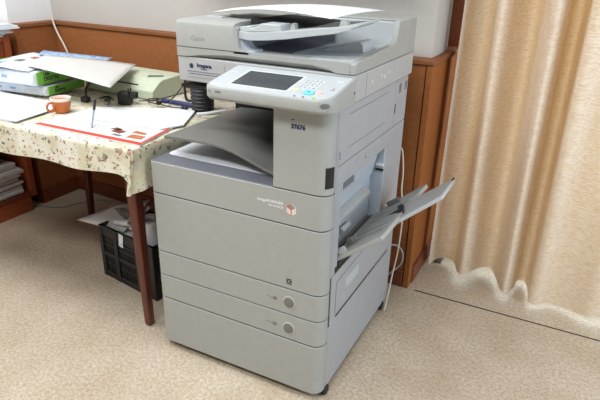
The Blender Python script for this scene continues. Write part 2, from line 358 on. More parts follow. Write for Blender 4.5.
# recess lining
rl = MB().prism([(.565, .716), (sx0, .728), (sx0, .720), (.565, .708)], 'y', .088, .468)
rl.box((.56, .088, .44), (.576, .468, .728)).box((.56, .46, .44), (sx1, .469, .728)).box((.56, .086, .44), (sx1, .09, .728))
rl.box((.50, .088, .7115), (.599, .468, .7128)); rl.build('bypass_lining', M['lining'], cp)
MB().prism([(.576, .475), (.60, .452), (.60, .445), (.576, .445)], 'y', .088, .468).build('bypass_floor', M['dgrey'], cp)
MB().prism([(.576, .555), (.590, .552), (.602, .578), (.602, .590), (.576, .603)], 'y', .10, .40).build('feed_cover', M['body2'], cp, bevel=.002)
MB().prism([(.576, .635), (.584, .632), (.600, .715), (.576, .715)], 'y', .091, .455).build('feed_guide', M['lining'], cp, bevel=.003)
MB().lathe([(.0, -.03), (.011, -.03), (.011, .03), (0, .03)], 20, Matrix.Translation((.592, .20, .535)) @ Matrix.Rotation(PI / 2, 4, 'X'), cap=False).build('feed_roller', M['body2'], cp)
box((.595, .452, .665), (.6215, .4605, .672)).build('latch_pin', M['inkwhite'], cp)
box((.595, .452, .648), (.6215, .4605, .654)).build('latch_slot', M['black'], cp)
# lower side door
ls = box((sx0, .058, .285), (sx1, D, .437)).build('lower_side_cover', M['side'], cp, bevel=.0015)
box((sx0, .058, .2612), (sx1, D, .2845)).build('side_ledge', M['side'], cp, bevel=.001)
e = MB().box((sx1 - .001, .094, .286), (sx1 + .0006, .0965, .402)); e.prism([(.094, .4), (.40, .412), (.40, .4145), (.094, .4025)], 'x', sx1 - .001, sx1 + .0006); e.build('side_door_outline', M['dgrey'], ls)
box((sx1 - .001, .17, .338), (sx1 + .001, .285, .375)).build('side_door_grip', M['lining'], ls)
box((sx1 - .002, .10, .272), (sx1 + .0008, .45, .279)).build('side_slot', M['void'], ls)
box((sx1 - .001, .45, .269), (sx1 + .002, .60, .281)).build('side_catch', M['btn'], ls, bevel=.002)
box((0, .047, .2605), (.018, D, .708)).build('left_side_cover', M['body2'], cp, bevel=.002)
box((.01, D - .006, .1), (W - .01, D, .94)).build('rear_cover', M['body2'], cp)
# castors
for (x, y) in ((.613, .055), (.035, .06), (.613, .60), (.035, .60)):
    c = MB().lathe([(.0, -.011), (.015, -.011), (.018, -.008), (.018, .008), (.015, .011), (0, .011)], 20, Matrix.Translation((x, y, .018)) @ Matrix.Rotation(PI / 2, 4, 'Y') , cap=False).build('castor', M['rubber'], cp)
# inner tray sheet over the bay
prof = [(.026, .782), (.10, .786), (.20, .787), (.25, .783), (.30, .772), (.35, .755), (.40, .739), (.449, .728)]
pr = spline([(x, 0, z) for x, z in prof], 4)
top = [(p.x, p.z) for p in pr]; low = [(p.x, p.z - .009) for p in pr]
it = MB().prism(top + low[::-1], 'y', .052, .49).build('output_tray', M['tray'], cp, bevel=.001)
MB().prism([(.33, .750), (.38, .733), (.38, .7175), (.33, .7175)], 'y', .30, .47).build('tray_support', M['dgrey'], cp)
# reader block
X0, X1 = .045, .630
rd = MB().box((X0, .122, .948), (X1, D, 1.0212)).build('scanner_unit', M['body2'], cp, bevel=.003)
pn_s = .175
def ptop(y): return .985 + pn_s * (y + .05)
outl = rrect(.262, -.052, X1 + .002, .124, (.03, .05, 0, .004), 8)
pb = MB().loft([[(x, y + (.01 if y < .05 else 0), .948) for x, y in outl], [(x, y, .957) for x, y in outl], [(x, y, ptop(y) - .004) for x, y in outl], [(.448 + (x - .448) * .99, .03 + (y - .03) * .97, ptop(.03 + (y - .03) * .97)) for x, y in outl]])
pb = pb.build('control_panel', M['body'], cp, bevel=.0015, ang=50)
def onp(x0, y0, x1, y1, h=.0006, r=.002):
    o = rrect(x0, y0, x1, y1, (r, r, r, r), 4)
    return MB().loft([[(x, y, ptop(y) - .001) for x, y in o], [(x, y, ptop(y) + h) for x, y in o]])
o2 = rrect(.268, -.046, X1 - .004, .117, (.028, .046, .003, .003), 8)
MB().loft([[(x, y, ptop(y) - .002) for x, y in o2], [(x, y, ptop(y) + .0012) for x, y in o2]]).build('panel_plate', M['white'], pb, bevel=.0008)
onp(.322, -.024, .505, .092, .0016, .004).build('screen_frame', M['key'], pb)
scr = onp(.330, -.017, .496, .084, .0021).build('touch_screen', M['lcd'], pb)
for r in range(4):
    for c in range(5):
        onp(.512 + c * .0125, .016 + r * .0155, .520 + c * .0125, .024 + r * .0155, .0035, .0035).build('key', M['key'], pb)
onp(.508, -.008, .526, .002, .0035, .003).build('yellow_key', M['yellow'], pb)
onp(.544, -.027, .574, .001, .004, .013).build('start_key', M['cyan'], pb)
onp(.5565, -.014, .5615, -.010, .0046, .001).build('start_symbol', M['ink'], pb)
onp(.577, -.014, .592, .002, .0035, .005).build('stop_key', M['pink'], pb)
onp(.582, -.0445, .590, -.038, .003, .002).build('status_light', M['led'], pb)
for x in (.532, .556): onp(x, -.0445, x + .0045, -.040, .003, .001).build('panel_mark', M['dgrey'], pb)
onp(.597, .073, .617, .085, .003, .006).build('power_key', M['key'], pb)
onp(.605, .030, .611, .033, .002, .001).build('panel_mark', M['inkgrey'], pb)
onp(.603, .020, .615, .022, .002, .001).build('panel_mark', M['inkgrey'], pb)
onp(.280, .060, .296, .066, .002, .002).build('panel_mark', M['key'], pb)
onp(.285, -.035, .308, -.026, .002, .002).build('panel_mark', M['key'], pb)
T = Matrix.Translation((.284, -.0522, .974)) @ FRONT
MB().lathe([(.0035, 0), (.0035, .0006), (.0022, .0006), (.0022, 0)], 14, T, cap=False).build('panel_mark', M['inkgrey'], pb)
box((.303, -.0528, .9715), (.320, -.05, .9765)).build('panel_mark', M['inkgrey'], pb)
T = Matrix.Translation((X1 - .0125, -.0385, .972)) @ Matrix.Rotation(RAD(45), 4, 'Z') @ FRONT
MB().lathe([(.0, 0.0006), (.0105, .0006), (.012, .0001), (.012, -.004)], 20, T @ Matrix.Diagonal((1, .5, 1, 1)), cap=False).build('usb_cover', M['btn'], pb)
MB().lathe([(.0098, 0.0012), (.012, .0012), (.012, -.004), (.0098, -.004)], 20, T @ Matrix.Diagonal((1, .5, 1, 1)), cap=False).build('usb_rim', M['dgrey'], pb)
box((X1 - .001, .112, .975), (X1 + .0026, .117, .981)).build('side_mark', M['inkblack'], rd)
box((X1 - .001, .206, .953), (X1 + .0005, .2072, 1.016)).build('side_seam', M['inkgrey'], rd)
for (y, z) in ((.25, .98), (.36, .978), (.40, .985), (.33, .985)): box((X1 - .001, y, z), (X1 + .0005, y + .010, z + .010)).build('screw_cover', M['key'], rd)
# service sticker
stk = box((.075, .1206, .963), (.215, .1225, 1.008)).build('service_sticker', M['body2'], rd)
S = Matrix.Translation((.128, .1204, .994)) @ FRONT
MB().prism([(.096 + .0085 * (1 if k % 2 else .72) * math.cos(k * PI / 8), .9965 + .0085 * (1 if k % 2 else .72) * math.sin(k * PI / 8)) for k in range(16)], 'y', .1198, .121).build('sticker_logo', M['ink'], stk)
text('sticker_text', 'Imagena', .0165, Matrix.Translation((.116, .1202, .9945)) @ FRONT, M['ink'], stk, bold=.0006)
text('sticker_text', 'Service', .008, Matrix.Translation((.130, .1202, .9868)) @ FRONT, M['ink'], stk)
e = MB()
for row, zz in enumerate((.979, .972)):
    x = .080 + .006 * row
    while x < .20: l = random.uniform(.006, .014); e.box((x, .1199, zz), (x + l, .121, zz + .0022)); x += l + .002
e.build('sticker_small_print', M['inkblue'], stk)
# automatic feeder lid
lid = thing('document_feeder', (0, 0, 0), '', ''); del lid['label'], lid['category']; lid.parent = cp
zl = 1.0228
base = MB().box((X0 + .002, .14, zl), (X1 - .004, D - .002, 1.046)); base.build('feeder_base', M['body'], lid, bevel=.002)
# front rail with a finger recess beneath
def rail(x, c): return [(x, .12, 1.052), (x, .12, zl + .0005 + .0145 * c), (x, .12 + .016 * c + .0005, zl + .004 * c), (x, .12 + .022 * c + .001, zl), (x, .17, zl), (x, .17, 1.052)]
MB().loft([rail(X0, 0), rail(.075, 0), rail(.13, .55), rail(.22, 1), (rail(.50, 1)), rail(.555, .5), rail(.572, 0), rail(.612, 0)]).build('front_rail', M['body'], lid)
# left feed block (profile in y-z)
pf = [(.12, 1.050), (.12, 1.112), (.123, 1.121), (.132, 1.127), (.16, 1.130), (.60, 1.132), (D - .01, 1.128), (D, 1.115), (D, 1.046)]
MB().prism(pf, 'x', X0, .250).build('feed_block', M['body'], lid)
text('brand_text', 'Canon', .019, Matrix.Translation((.099, .1197, 1.073)) @ FRONT, M['emboss'], lid, ext=.0004, bold=.0002)
# rounded inner lip of the left block
lp = [(.250, 1.120), (.257, 1.119), (.262, 1.114), (.264, 1.10), (.266, 1.07), (.270, 1.060), (.279, 1.0545), (.30, 1.052), (.30, 1.046), (.250, 1.046)]
MB().prism(lp, 'y', .12, .17).build('inner_lip', M['body'], lid)
MB().prism([(.255, 1.046), (.255, 1.10), (.2675, 1.10), (.2725, 1.075), (.279, 1.0655), (.29, 1.0585), (.31, 1.0565), (.31, 1.046)], 'y', .135, .185).build('bay_lining', M['lining'], lid)
MB().box((.250, .185, 1.046), (.258, .50, 1.12)).box((.258, .493, 1.054), (.40, .4995, 1.115)).build('bay_shade', M['slate'], lid)  # slate panels give the bay's left and rear walls their shade as colour
for x, y in ((.10, .33), (.15, .26), (.19, .24), (.21, .30)): box((x, y, 1.129), (x + .018, y + .012, 1.1325)).build('feed_mark', M['btn'], lid)
box((.08, .22, 1.128), (.145, .25, 1.1335)).build('feed_label', M['white'], lid)
# output floor, stop, rear wall, right side
MB().prism([(.258, 1.0525), (.258, 1.0545), (.41, 1.0535), (.41, 1.05)], 'y', .185, .493).build('output_floor_shade', M['slate'], lid)  # shade under the input tray, laid on the floor as a darker sheet
MB().prism([(.27, 1.052), (.44, 1.050), (.615, 1.058), (.615, 1.045), (.27, 1.045)], 'y', .135, .52).build('feeder_output_floor', M['white'], lid)
MB().prism([(.44, 1.053), (.50, 1.070), (.555, 1.083), (.575, 1.084), (.583, 1.078), (.586, 1.055), (.44, 1.05)], 'y', .285, .385).build('paper_stop', M['white'], lid, bevel=.004)
MB().box((.255, .50, 1.046), (.618, D, 1.128)).build('rear_wall', M['white'], lid, bevel=.003)
MB().box((.255, .51, 1.128), (.618, D - .003, 1.1345)).build('rear_cap', M['body'], lid, bevel=.003)
box((.352, .497, 1.052), (.366, .502, 1.10)).build('wall_rib', M['body2'], lid)
ry = [(.12, zl + .0003), (.12, 1.050), (.128, 1.054), (.43, 1.070), (.452, 1.078), (.468, 1.128), (.478, 1.1345), (D - .008, 1.1345), (D, 1.128), (D, zl + .0003)]
MB().prism(ry, 'x', .612, X1).build('right_wall', M['body'], lid, bevel=.002)
# input tray rising to the right
tp = [(.264, 1.108), (.30, 1.107), (.40, 1.117), (.50, 1.130), (.585, 1.141), (.60, 1.1445), (.655, 1.163), (.655, 1.157), (.59, 1.131), (.56, 1.120), (.50, 1.112), (.42, 1.098), (.36, 1.090), (.31, 1.085), (.264, 1.088)]
tp2 = [(.264, 1.108, 1.088), (.30, 1.107, 1.085), (.36, 1.112, 1.090), (.42, 1.119, 1.098), (.50, 1.130, 1.112), (.56, 1.138, 1.122), (.60, 1.1445, 1.134), (.632, 1.154, 1.148)]
def tyb(x): return .46 if x < .36 else .46 - (x - .36) / .272 * .175
itr = MB().loft([[(x, .128, a), (x, tyb(x), a + .002), (x, tyb(x), b + .002), (x, .128, b)] for x, a, b in tp2]).build('input_tray', M['white'], lid, bevel=.001, ang=22)
MB().prism([(.266, 1.106), (.266, 1.120), (.300, 1.1245), (.302, 1.118), (.322, 1.124), (.335, 1.133), (.395, 1.133), (.400, 1.115)], 'y', .132, .20).build('paper_guide', M['white'], lid, bevel=.002)
MB().prism([(.405, 1.115), (.413, 1.136), (.420, 1.135), (.424, 1.118)], 'y', .17, .19).build('guide_tab', M['body2'], lid)
MB().prism([(.560, 1.136), (.566, 1.155), (.582, 1.157), (.586, 1.140)], 'y', .155, .175).build('guide_tab', M['body2'], lid)
MB().prism([(.252, 1.09), (.252, 1.134), (.36, 1.131), (.44, 1.127), (.45, 1.12)], 'y', .215, .45).build('feed_slot', M['void'], lid)

# bypass tray (open, rising to the right)
bt = thing('bypass_tray', (0, 0, 0), '', ''); del bt['label'], bt['category']; bt.parent = cp
def bp(s, y, h=0):            # s along the slope from the hinge, h above the tray
    d = Vector((.80, 0, .60)); n = Vector((-.60, 0, .80)); return Vector((.615, y, .472)) + d * s + n * h
def slab(poly, h0, h1): return MB().loft([[bp(s, y, h0) for s, y in poly], [bp(s, y, h1) for s, y in poly]])
main = [(-.02, .094), (.06, .094), (.168, .108), (.172, .12), (.172, .30), (.155, .305), (.150, .43), (.172, .45), (.180, .56), (.16, .565), (.05, .52), (-.02, .47)]
slab(main, 0, .014).build('tray_plate', M['body'], bt, bevel=.003)
slab([(.02, .20), (.302, .308), (.305, .313), (.305, .478), (.302, .483), (.02, .42)], -.006, .006).build('tray_extension', M['body2'], bt, bevel=.002)
slab([(.283, .318), (.2925, .318), (.2925, .33), (.283, .33)], .003, .009).slab if False else None
slab([(.299, .46), (.306, .46), (.306, .481), (.299, .481)], .004, .008).build('extension_catch', M['black'], bt)
slab([(.154, .300), (.173, .300), (.173, .306), (.154, .306)], -.004, .012).build('tray_catch', M['black'], bt)
slab([(.110, .33), (.168, .30), (.168, .325), (.158, .36), (.135, .405), (.118, .40), (.138, .35)], .0135, .0168).build('tray_gap', M['void'], bt)
slab([(.02, .14), (.15, .16), (.15, .44), (.02, .44)], .0138, .0152).build('tray_bed', M['bed'], bt)
slab([(.03, .15), (.055, .15), (.055, .175), (.03, .175)], .014, .036).build('width_guide', M['btn'], bt, bevel=.003)
slab([(.02, .098), (.05, .098), (.05, .104), (.02, .104)], .01, .034).build('tray_cheek', M['body2'], bt, bevel=.002)
slab([(.05, .47), (.10, .47), (.10, .485), (.05, .485)], .014, .03).build('width_guide', M['dgrey'], bt, bevel=.003)
for y in (.18, .23, .33, .38): slab([(.03, y), (.14, y + .005), (.14, y + .009), (.03, y + .004)], .0148, .0162).build('tray_rib', M['dgrey'], bt)
MB().prism([(.590, .452), (.621, .452), (.621, .468), (.590, .475)], 'y', .10, .47).build('hinge_bar', M['black'], bt)
box((.614, .075, .445), (.6225, .095, .462)).build('hinge_clip', M['black'], bt)

# printed sheet in the output bay and sheet on the feeder
def sheet(name, m, f, nu=10, nv=8, th=.0006): return MB().grid(f, nu, nv).build(name, m, None, solid=th)
o = MB().prism(rrect(.016, .072, .435, .46, (.02, .004, .004, .02)), 'z', .7142, .7156).build('print_sheet', M['paper'])
tag(o, 'white printed sheet lying in the dark output bay under the curved grey tray', 'paper')
def adf(u, v):
    a = Vector((.088, .25, 1.142)); b = Vector((.545, .135, 1.158)); c = Vector((.622, .34, 1.172)); d = Vector((.125, .42, 1.150))
    p = a.lerp(b, u).lerp(d.lerp(c, u), v); p.z += .016 * math.sin(PI * u) * (1 - .2 * v) + .004 * math.sin(PI * v); return p
o = sheet('copy_paper', M['paper'], adf, 16, 8)
tag(o, 'large white curling sheet lying on top of the document feeder', 'paper')

# ------------------------------------------------------------------ table and cloth
tb = thing('table', (-.62, .36, 0), 'reddish wooden table under the floral cloth, left of the copier', 'table')
TX0, TX1, TY0, TY1, TZ = -1.27, -.022, -.040, .76, .75
def loc(mb): return mb.xf(Matrix.Translation((.62, -.36, 0)))
loc(box((TX0, TY0, TZ - .025), (TX1, TY1, TZ))).build('tabletop', M['wood'], tb, bevel=.003)
loc(MB().box((TX0 + .06, TY0 + .05, .64), (TX1 - .06, TY0 + .07, .725)).box((TX0 + .06, TY1 - .07, .64), (TX1 - .06, TY1 - .05, .725)).box((TX0 + .06, TY0 + .05, .64), (TX0 + .08, TY1 - .05, .725)).box((TX1 - .08, TY0 + .05, .64), (TX1 - .06, TY1 - .05, .725))).build('apron', M['wood'], tb)
def leg(top, foot):
    t = Vector(top); f = Vector(foot); rings = []
    for k, hw in ((0, .0115), (.02, .014), (.5, .0175), (1, .0225)):
        p = f.lerp(t, k); rings.append([(p.x + x * hw, p.y + y * hw, p.z) for x, y in rrect(-1, -1, 1, 1, (.3,) * 4, 3)])
    return loc(MB().loft(rings))
leg((-.092, .018, .725), (-.130, .070, 0)).build('leg', M['wood'], tb)
leg((TX0 + .09, .018, .725), (TX0 + .12, .070, 0)).build('leg', M['wood'], tb)
leg((-.10, TY1 - .06, .725), (-.13, TY1 - .10, 0)).build('leg', M['wood'], tb)
leg((TX0 + .20, TY1 - .06, .725), (TX0 + .22, TY1 - .10, 0)).build('leg', M['wood'], tb)
# cloth: path along the front edge then round the corner and down the right side
def cloth():
    mb = MB(); zt = TZ + .0015; path = []
    n1, nc, n2 = 60, 8, 34
    x0, x1, y0, y1 = TX0, TX1 + .004, TY0 - .004, TY1
    for i in range(n1 + 1): path.append((x0 + (x1 - .008 - x0) * i / n1, y0, (0, -1), 0))
    for i in range(1, nc + 1): t = i / nc * PI / 2; path.append((x1 - .008 + .008 * math.sin(t), y0 + .008 - .008 * math.cos(t), (math.sin(t), -math.cos(t)), math.sin(2 * t)))
    for i in range(1, n2 + 1): path.append((x1, y0 + .008 + (y1 - y0 - .008) * i / n2, (1, 0), 0))
    rows = 14; V = []
    for k, (x, y, d, c) in enumerate(path):
        col = []
        if d == (0, -1):
            L = .125 - .035 * (x - x0) / (x1 - x0) + .004 * math.sin(x * 17)
            L = L if x < -.07 else L + (x + .07) / .055 * .03
            fl = .006 + .004 * math.sin(x * 23 + 1) + (max(0, (x + .09)) / .07) ** 2 * .006
        elif d == (1, 0): L = .145 - .01 * min(1, y / .3); fl = -.006
        else: L = .155; fl = .012 * c
        for j in range(rows + 1):
            q = j / rows; r = .006
            if q == 0: px, py, pz = x - d[0] * .004, y - d[1] * .004, zt
            else:
                off = .002 + fl * q; px, py, pz = x + d[0] * off, y + d[1] * off, zt - L * q
            if d != (1, 0) and d != (0, -1): px -= .034 * q
            col.append(mb.bm.verts.new((px, py, pz)))
        V.append(col)
    for k in range(len(V) - 1):
        for j in range(rows): mb.bm.faces.new((V[k][j], V[k + 1][j], V[k + 1][j + 1], V[k][j + 1]))
    mb.bm.faces.new([c[0] for c in V] + [mb.bm.verts.new((x0, y1, zt))])
    o = mb.build('tablecloth', M['cloth'], None, ang=60); return o
tag(cloth(), 'cream floral cloth with pink and dark flowers hanging over the table edge', 'tablecloth')
TC = TZ + .0025

# ------------------------------------------------------------------ things on the table
# calendar with red stripe
cal = thing('brochure', (-.253, -.004, TC), 'white poster sheet with red striped edge at the front of the table', 'brochure', rz=0)
def quad(pts, z0, z1): return MB().loft([[(x, y, z0) for x, y in pts], [(x, y, z1) for x, y in pts]])
def calq(pts, z0, z1): return quad([(x + .253, y + .004) for x, y in pts], z0, z1)
A, B, Cc, Dd = (-.493, -.006), (-.013 - .012, -.004), (-.062, .20), (-.50, .29)
calq([A, B, Cc, (-.18, .37), Dd], 0, .005).build('sheet', M['paper'], cal)
def lp2(p, q, t): return (p[0] + (q[0] - p[0]) * t, p[1] + (q[1] - p[1]) * t)
calq([A, B, lp2(B, Cc, .11), lp2(A, Dd, .07)], .005, .0056).build('red_stripe', M['red'], cal)
calq([lp2(B, Cc, .11), (-.040, .0205), (-.072, .19), lp2(B, Cc, .95)], .005, .0056).build('red_stripe', M['red'], cal)
for pts, m in (([(-.215, .065), (-.165, .055), (-.160, .085), (-.205, .095)], 'brown'), ([(-.235, .085), (-.195, .078), (-.190, .10), (-.225, .108)], 'brown'), ([(-.120, .035), (-.060, .040), (-.068, .075), (-.125, .072)], 'orangep'), ([(-.14, .085), (-.085, .085), (-.09, .105), (-.14, .11)], 'orangep'), ([(-.185, .035), (-.145, .03), (-.143, .045), (-.18, .05)], 'inkgrey')):
    calq(pts, .005, .0056).build('picture', M[m], cal)
e = MB()
for r in range(4):
    x = -.40
    while x < -.25: l = random.uniform(.01, .02); e.loft([[(x + .253 + a, .06 + .012 * r + .004 + b, z) for a, b in ((0, 0), (l, 0), (l, .0025), (0, .0025))] for z in (.005, .0053)]); x += l + .006
e.build('small_print', M['inkgrey'], cal)
o = quad([(-.37, .13), (-.078, .155), (-.045, .24), (-.14, .440), (-.29, .365), (-.45, .285)], TC + .006, TC + .010).build('blank_paper', M['paper']); tag(o, 'blank white sheets lying on the red striped poster beside the copier tray', 'paper')
# pen leaning upright
pen = thing('pen', (-.290, .052, TC + .0055), 'clear pen with black cap tilted up on the poster', 'pen')
MB().tube([(0, 0, 0), (-.004, .008, .004), (-.012, .034, .055)], [.001, .0032, .0032], 10).build('barrel', mat('clear grey plastic', (150, 160, 172), .2), pen)
MB().tube([(-.012, .034, .055), (-.0165, .048, .085)], [.0045, .0045], 10).build('cap', M['black'], pen)
# cup
cup = thing('cup', (-.556, .165, TC + .0005), 'orange cup with white inside and a handle, left of the poster', 'cup')
MB().lathe([(.020, 0), (.026, .003), (.0325, .020), (.0355, .045), (.0355, .048), (.033, .048)], 40).build('body', M['cup'], cup)
MB().lathe([(.0353, .044), (.0372, .057), (.0345, .057), (.030, .02), (.018, .008), (.0, .007)], 40, cap=False).build('inside', M['cupin'], cup)
MB().tube(spline([(-.002, -.034, .042), (-.004, -.052, .042), (-.005, -.060, .027), (-.004, -.050, .012), (-.002, -.030, .012)]), .0042, 10).build('handle', M['cup'], cup)
# sheets at the left end
pts = [(-1.24, -.030), (-.585, -.030), (-.607, .11), (-.63, .24), (-1.24, .26)]
for k in range(3):
    o = quad([(x + .012 * k * (1 if x > -1 else 0) * (-1) ** k, y - .004 * k * (1 if y > 0 else 0)) for x, y in pts], TC + .0035 * k, TC + .0035 * k + .003).build('large_sheet', M['bluepaper'] if k == 2 else M['paper'])
    tag(o, ('lowest', 'middle', 'topmost')[k] + ' of the three large pale sheets left of the orange cup', 'paper', None)
# paper reams
def ream(name, x0, x1, y0, y1, z, h, label, tilt):
    ct = Matrix.Rotation(tilt, 3, 'Z') @ Vector(((x1 - x0) / 2, -(y1 - y0) / 2, 0)); t = thing(name, (x1 - ct.x, y0 - ct.y, z), label, 'paper ream', rz=tilt)
    hx, hy = (x1 - x0) / 2, (y1 - y0) / 2
    MB().box((-hx, -hy, 0), (hx - .004, hy, h)).build('wrapper', M['bluepaper'], t, bevel=.006)
    MB().prism([(-hy + .012, .002), (hy - .002, .002), (hy - .002, h - .002), (-hy + .012, h - .002)], 'x', hx - .005, hx).build('green_end', M['green'], t, bevel=.002)
    MB().prism([(hx - .125, .003), (hx - .02, .003), (hx - .004, h * .35), (hx - .006, h - .006), (hx - .03, h - .002), (hx - .11, h - .004)], 'y', -hy - .004, -hy + .014).build('white_flap', M['paper'], t, bevel=.004)
    SD = Matrix.Rotation(PI / 2, 4, 'Z') @ FRONT
    text('wrapper_text', 'UPM', h * .30, Matrix.Translation((hx + .0002, -hy + .045, h * .62)) @ SD, M['inkblack'], t, bold=.0004)
    text('wrapper_text', 'DIGITAL', h * .40, Matrix.Translation((hx + .0002, -hy + .045, h * .27)) @ SD, M['inkblack'], t, bold=.0009)
    e = MB(); y = -hy + .045
    for k in range(6): e.box((hx - .001, y, h * .13), (hx + .0004, y + .014, h * .17)); y += .018
    e.build('wrapper_small_print', M['inkblack'], t)
    for k in range(2): box((-hx + .02 + .075 * k, -hy - .0006, h * .4), (-hx + .05 + .075 * k, -hy + .004, h * .62)).build('wrapper_print', M['blueprint'], t)
    return t
zr = TC + .0105
ream('paper_ream', -1.06, -.768, .278, .50, zr, .040, 'lower green ended paper ream directly behind the orange cup', RAD(6))
o = box((-1.08, .262, zr + .041), (-.87, .47, zr + .0485)).build('folder', M['black']); tag(o, 'thin black folder between the two green ended paper reams', 'folder')
ream('paper_ream', -1.04, -.768, .232, .49, zr + .0495, .055, 'upper green ended paper ream resting on the black folder', RAD(5))
ZT = zr + .107
# printed sheets and the big blank sheet on the reams
def news(u, v):
    a = Vector((-1.04, .195, ZT + .005)); b = Vector((-.785, .225, ZT + .005)); c = Vector((-.93, .56, ZT + .008)); d = Vector((-1.10, .50, ZT + .008)); p = a.lerp(b, u).lerp(d.lerp(c, u), v); p.z += .004 * math.sin(5 * u + 2 * v); return p
o = sheet('newspaper', M['bluepaper'], news, 12, 8, .004)
npn = tag(o, 'folded printed newspaper under the big blank sheet, on top of the reams', 'newspaper')
for (u0, v0, u1, v1, m) in ((.35, .62, .5, .75, 'orangep'), (.30, .35, .45, .5, 'inkgrey'), (.1, .15, .3, .25, 'blueprint'), (.55, .75, .8, .9, 'orangep'), (.62, .5, .7, .58, 'inkgrey'), (.0, .3, .08, .5, 'green')):
    def f(u, v): p = news(u0 + (u1 - u0) * u, v0 + (v1 - v0) * v); p.z += .0045; return p
    MB().grid(f, 3, 3).build('printed_picture', M[m], npn, solid=.0005)
def flyer(u, v):
    a = Vector((-1.02, .46, ZT + .019)); b = Vector((-.72, .56, ZT + .002)); c = Vector((-.76, .65, ZT + .004)); d = Vector((-1.09, .55, ZT + .019)); return a.lerp(b, u).lerp(d.lerp(c, u), v)
o = sheet('flyer', M['blueprint'], flyer, 6, 3); tag(o, 'blue printed flyer showing behind the big blank sheet', 'flyer')
def big(u, v):
    a = Vector((-.84, .255, ZT + .016)); b = Vector((-.373, .238, .853)); c = Vector((-.600, .625, .862)); d = Vector((-.99, .47, ZT + .016))
    p = a.lerp(b, u).lerp(d.lerp(c, u), v); p.z += .004 * math.sin(PI * u) ; return p
o = sheet('blank_sheet', M['greypaper'], big, 14, 8, .001); tag(o, 'big blank off white sheet spread over the reams and the pale green printer', 'paper')
# pale green printer
pr_ = thing('desk_printer', (-.588, .60, TC), 'low pale green desk printer behind the cables, partly under a blank sheet', 'printer', rz=RAD(-3.5))
bx = [(-.11, 0), (-.108, .03), (-.085, .045), (-.08, .052), (.10, .076), (.12, .07), (.125, 0)]
b_ = MB().prism([(-.105, .0), (-.105, .038), (-.098, .044), (-.062, .070), (-.04, .078), (.085, .085), (.10, .08), (.10, 0)], 'x', -.203, .203).build('case', M['device'], pr_, bevel=.0035)
e = MB().prism([(-.090, .0515), (-.0885, .0525), (-.085, .0550), (-.0885, .0500)], 'x', -.13, .105); e.build('paper_slot', M['black'], pr_)
T = Matrix.Translation((.133, -.01, .0797)) @ Matrix.Rotation(RAD(35), 4, 'Z')
MB().box((-.032, -.011, 0), (.032, .011, .003), T).build('name_plate', M['dgrey'], pr_)
MB().box((-.204, -.1055, .002), (.204, .1005, .005)).build('seam', M['dgrey'], pr_)
# black ribbed jug
jg = thing('jug', (-.120, .455, TC), 'black ribbed jug with side handle behind the copier panel', 'jug')
prof = [(.0, 0), (.036, 0), (.040, .004)]
for k in range(9): z = .008 + k * .014; prof += [(.0412 + .0004 * k, z), (.0435 + .0004 * k, z + .004), (.0435 + .0004 * k, z + .009), (.0412 + .0004 * k, z + .012)]
prof += [(.045, .136), (.041, .136), (.038, .01), (0, .008)]
MB().lathe(prof, 36, cap=False).build('body', M['black'], jg)
MB().tube(spline([(-.040, -.012, .125), (-.058, -.018, .125), (-.066, -.02, .10), (-.066, -.02, .06), (-.058, -.018, .04), (-.040, -.012, .04)]), .005, 8).build('handle', M['rubber'], jg)
# navy holder
nv = thing('pencil_case', (-.270, .492, TC), 'flat navy blue pencil case lying in front of the black jug', 'pencil case', rz=RAD(-2))
MB().box((-.083, -.012, 0), (.083, .012, .014)).build('case', M['navy'], nv, bevel=.004)
MB().box((-.03, -.0126, .010), (-.024, .002, .0145)).build('zip_pull', M['shiny'], nv)
o = MB().tube(spline([(-.11, .40, TC + .003), (-.075, .425, TC + .006), (-.045, .46, TC + .010), (-.03, .48, TC + .010)]), [.006] * 25, 8).build('white_tube', M['paper']); tag(o, 'small white tube lying between the black jug and the copier', 'tube')
# adapters and cables
ad = thing('power_adapter', (-.448, .385, TC), 'black power adapter block in the middle of the table', 'adapter', rz=RAD(20))
MB().box((-.026, -.022, 0), (.024, .024, .052)).build('body', M['rubber'], ad, bevel=.008, seg=3)
MB().prism([(-.012, .026), (.016, .026), (.016, .050), (-.006, .056)], 'x', .02, .050).build('plug', M['rubber'], ad, bevel=.004)
for y in (-.010, .012): MB().tube([(.02, y, .048), (.020, y, .066)], .003, 8).build('prong', M['rubber'], ad)
pg = thing('power_plug', (-.61, .33, TC), 'black power plug standing left of the cables, just behind the cup', 'plug')
MB().box((-.017, -.014, 0), (.017, .014, .022)).build('body', M['rubber'], pg, bevel=.006, seg=3)
MB().tube(spline([(0, .005, .02), (-.004, .012, .05), (-.02, .06, .075), (-.05, .11, .078)]), .0045, 8).build('cord', M['black'], pg)
cl = thing('cable_bundle', (-.492, .330, TC + .004), 'tangled thin dark cable with silver clips beside the adapter', 'cable')
random.seed(3)
pp = [(random.uniform(-.032, .032), random.uniform(-.026, .026), random.uniform(.003, .034)) for k in range(16)]
MB().tube(spline(pp, 5), .0024, 6).build('cord', M['black'], cl)
MB().tube([(-.022, .0, .004), (.01, .006, .014)], .003, 6).build('clip', M['shiny'], cl)
MB().tube([(-.0, -.015, .004), (.024, -.006, .008)], .003, 6).build('clip', M['shiny'], cl)
MB().tube([(-.01, .012, .01), (-.012, .014, .035)], .0025, 6).build('clip', M['gcable'], cl)
wz = TC + .012
o = MB().tube(spline([(-.41, .42, wz), (-.38, .44, wz), (-.35, .47, wz + .004), (-.38, .49, wz), (-.40, .46, wz), (-.36, .42, wz + .003), (-.30, .415, wz)]), .0023, 6).build('cable', M['black']); tag(o, 'thin black looped cable running from the power adapter', 'cable')
lc = thing('lead', (-.302, .416, TC + .0105), 'thin black lead with a small plug ending beside the navy pencil case', 'lead')
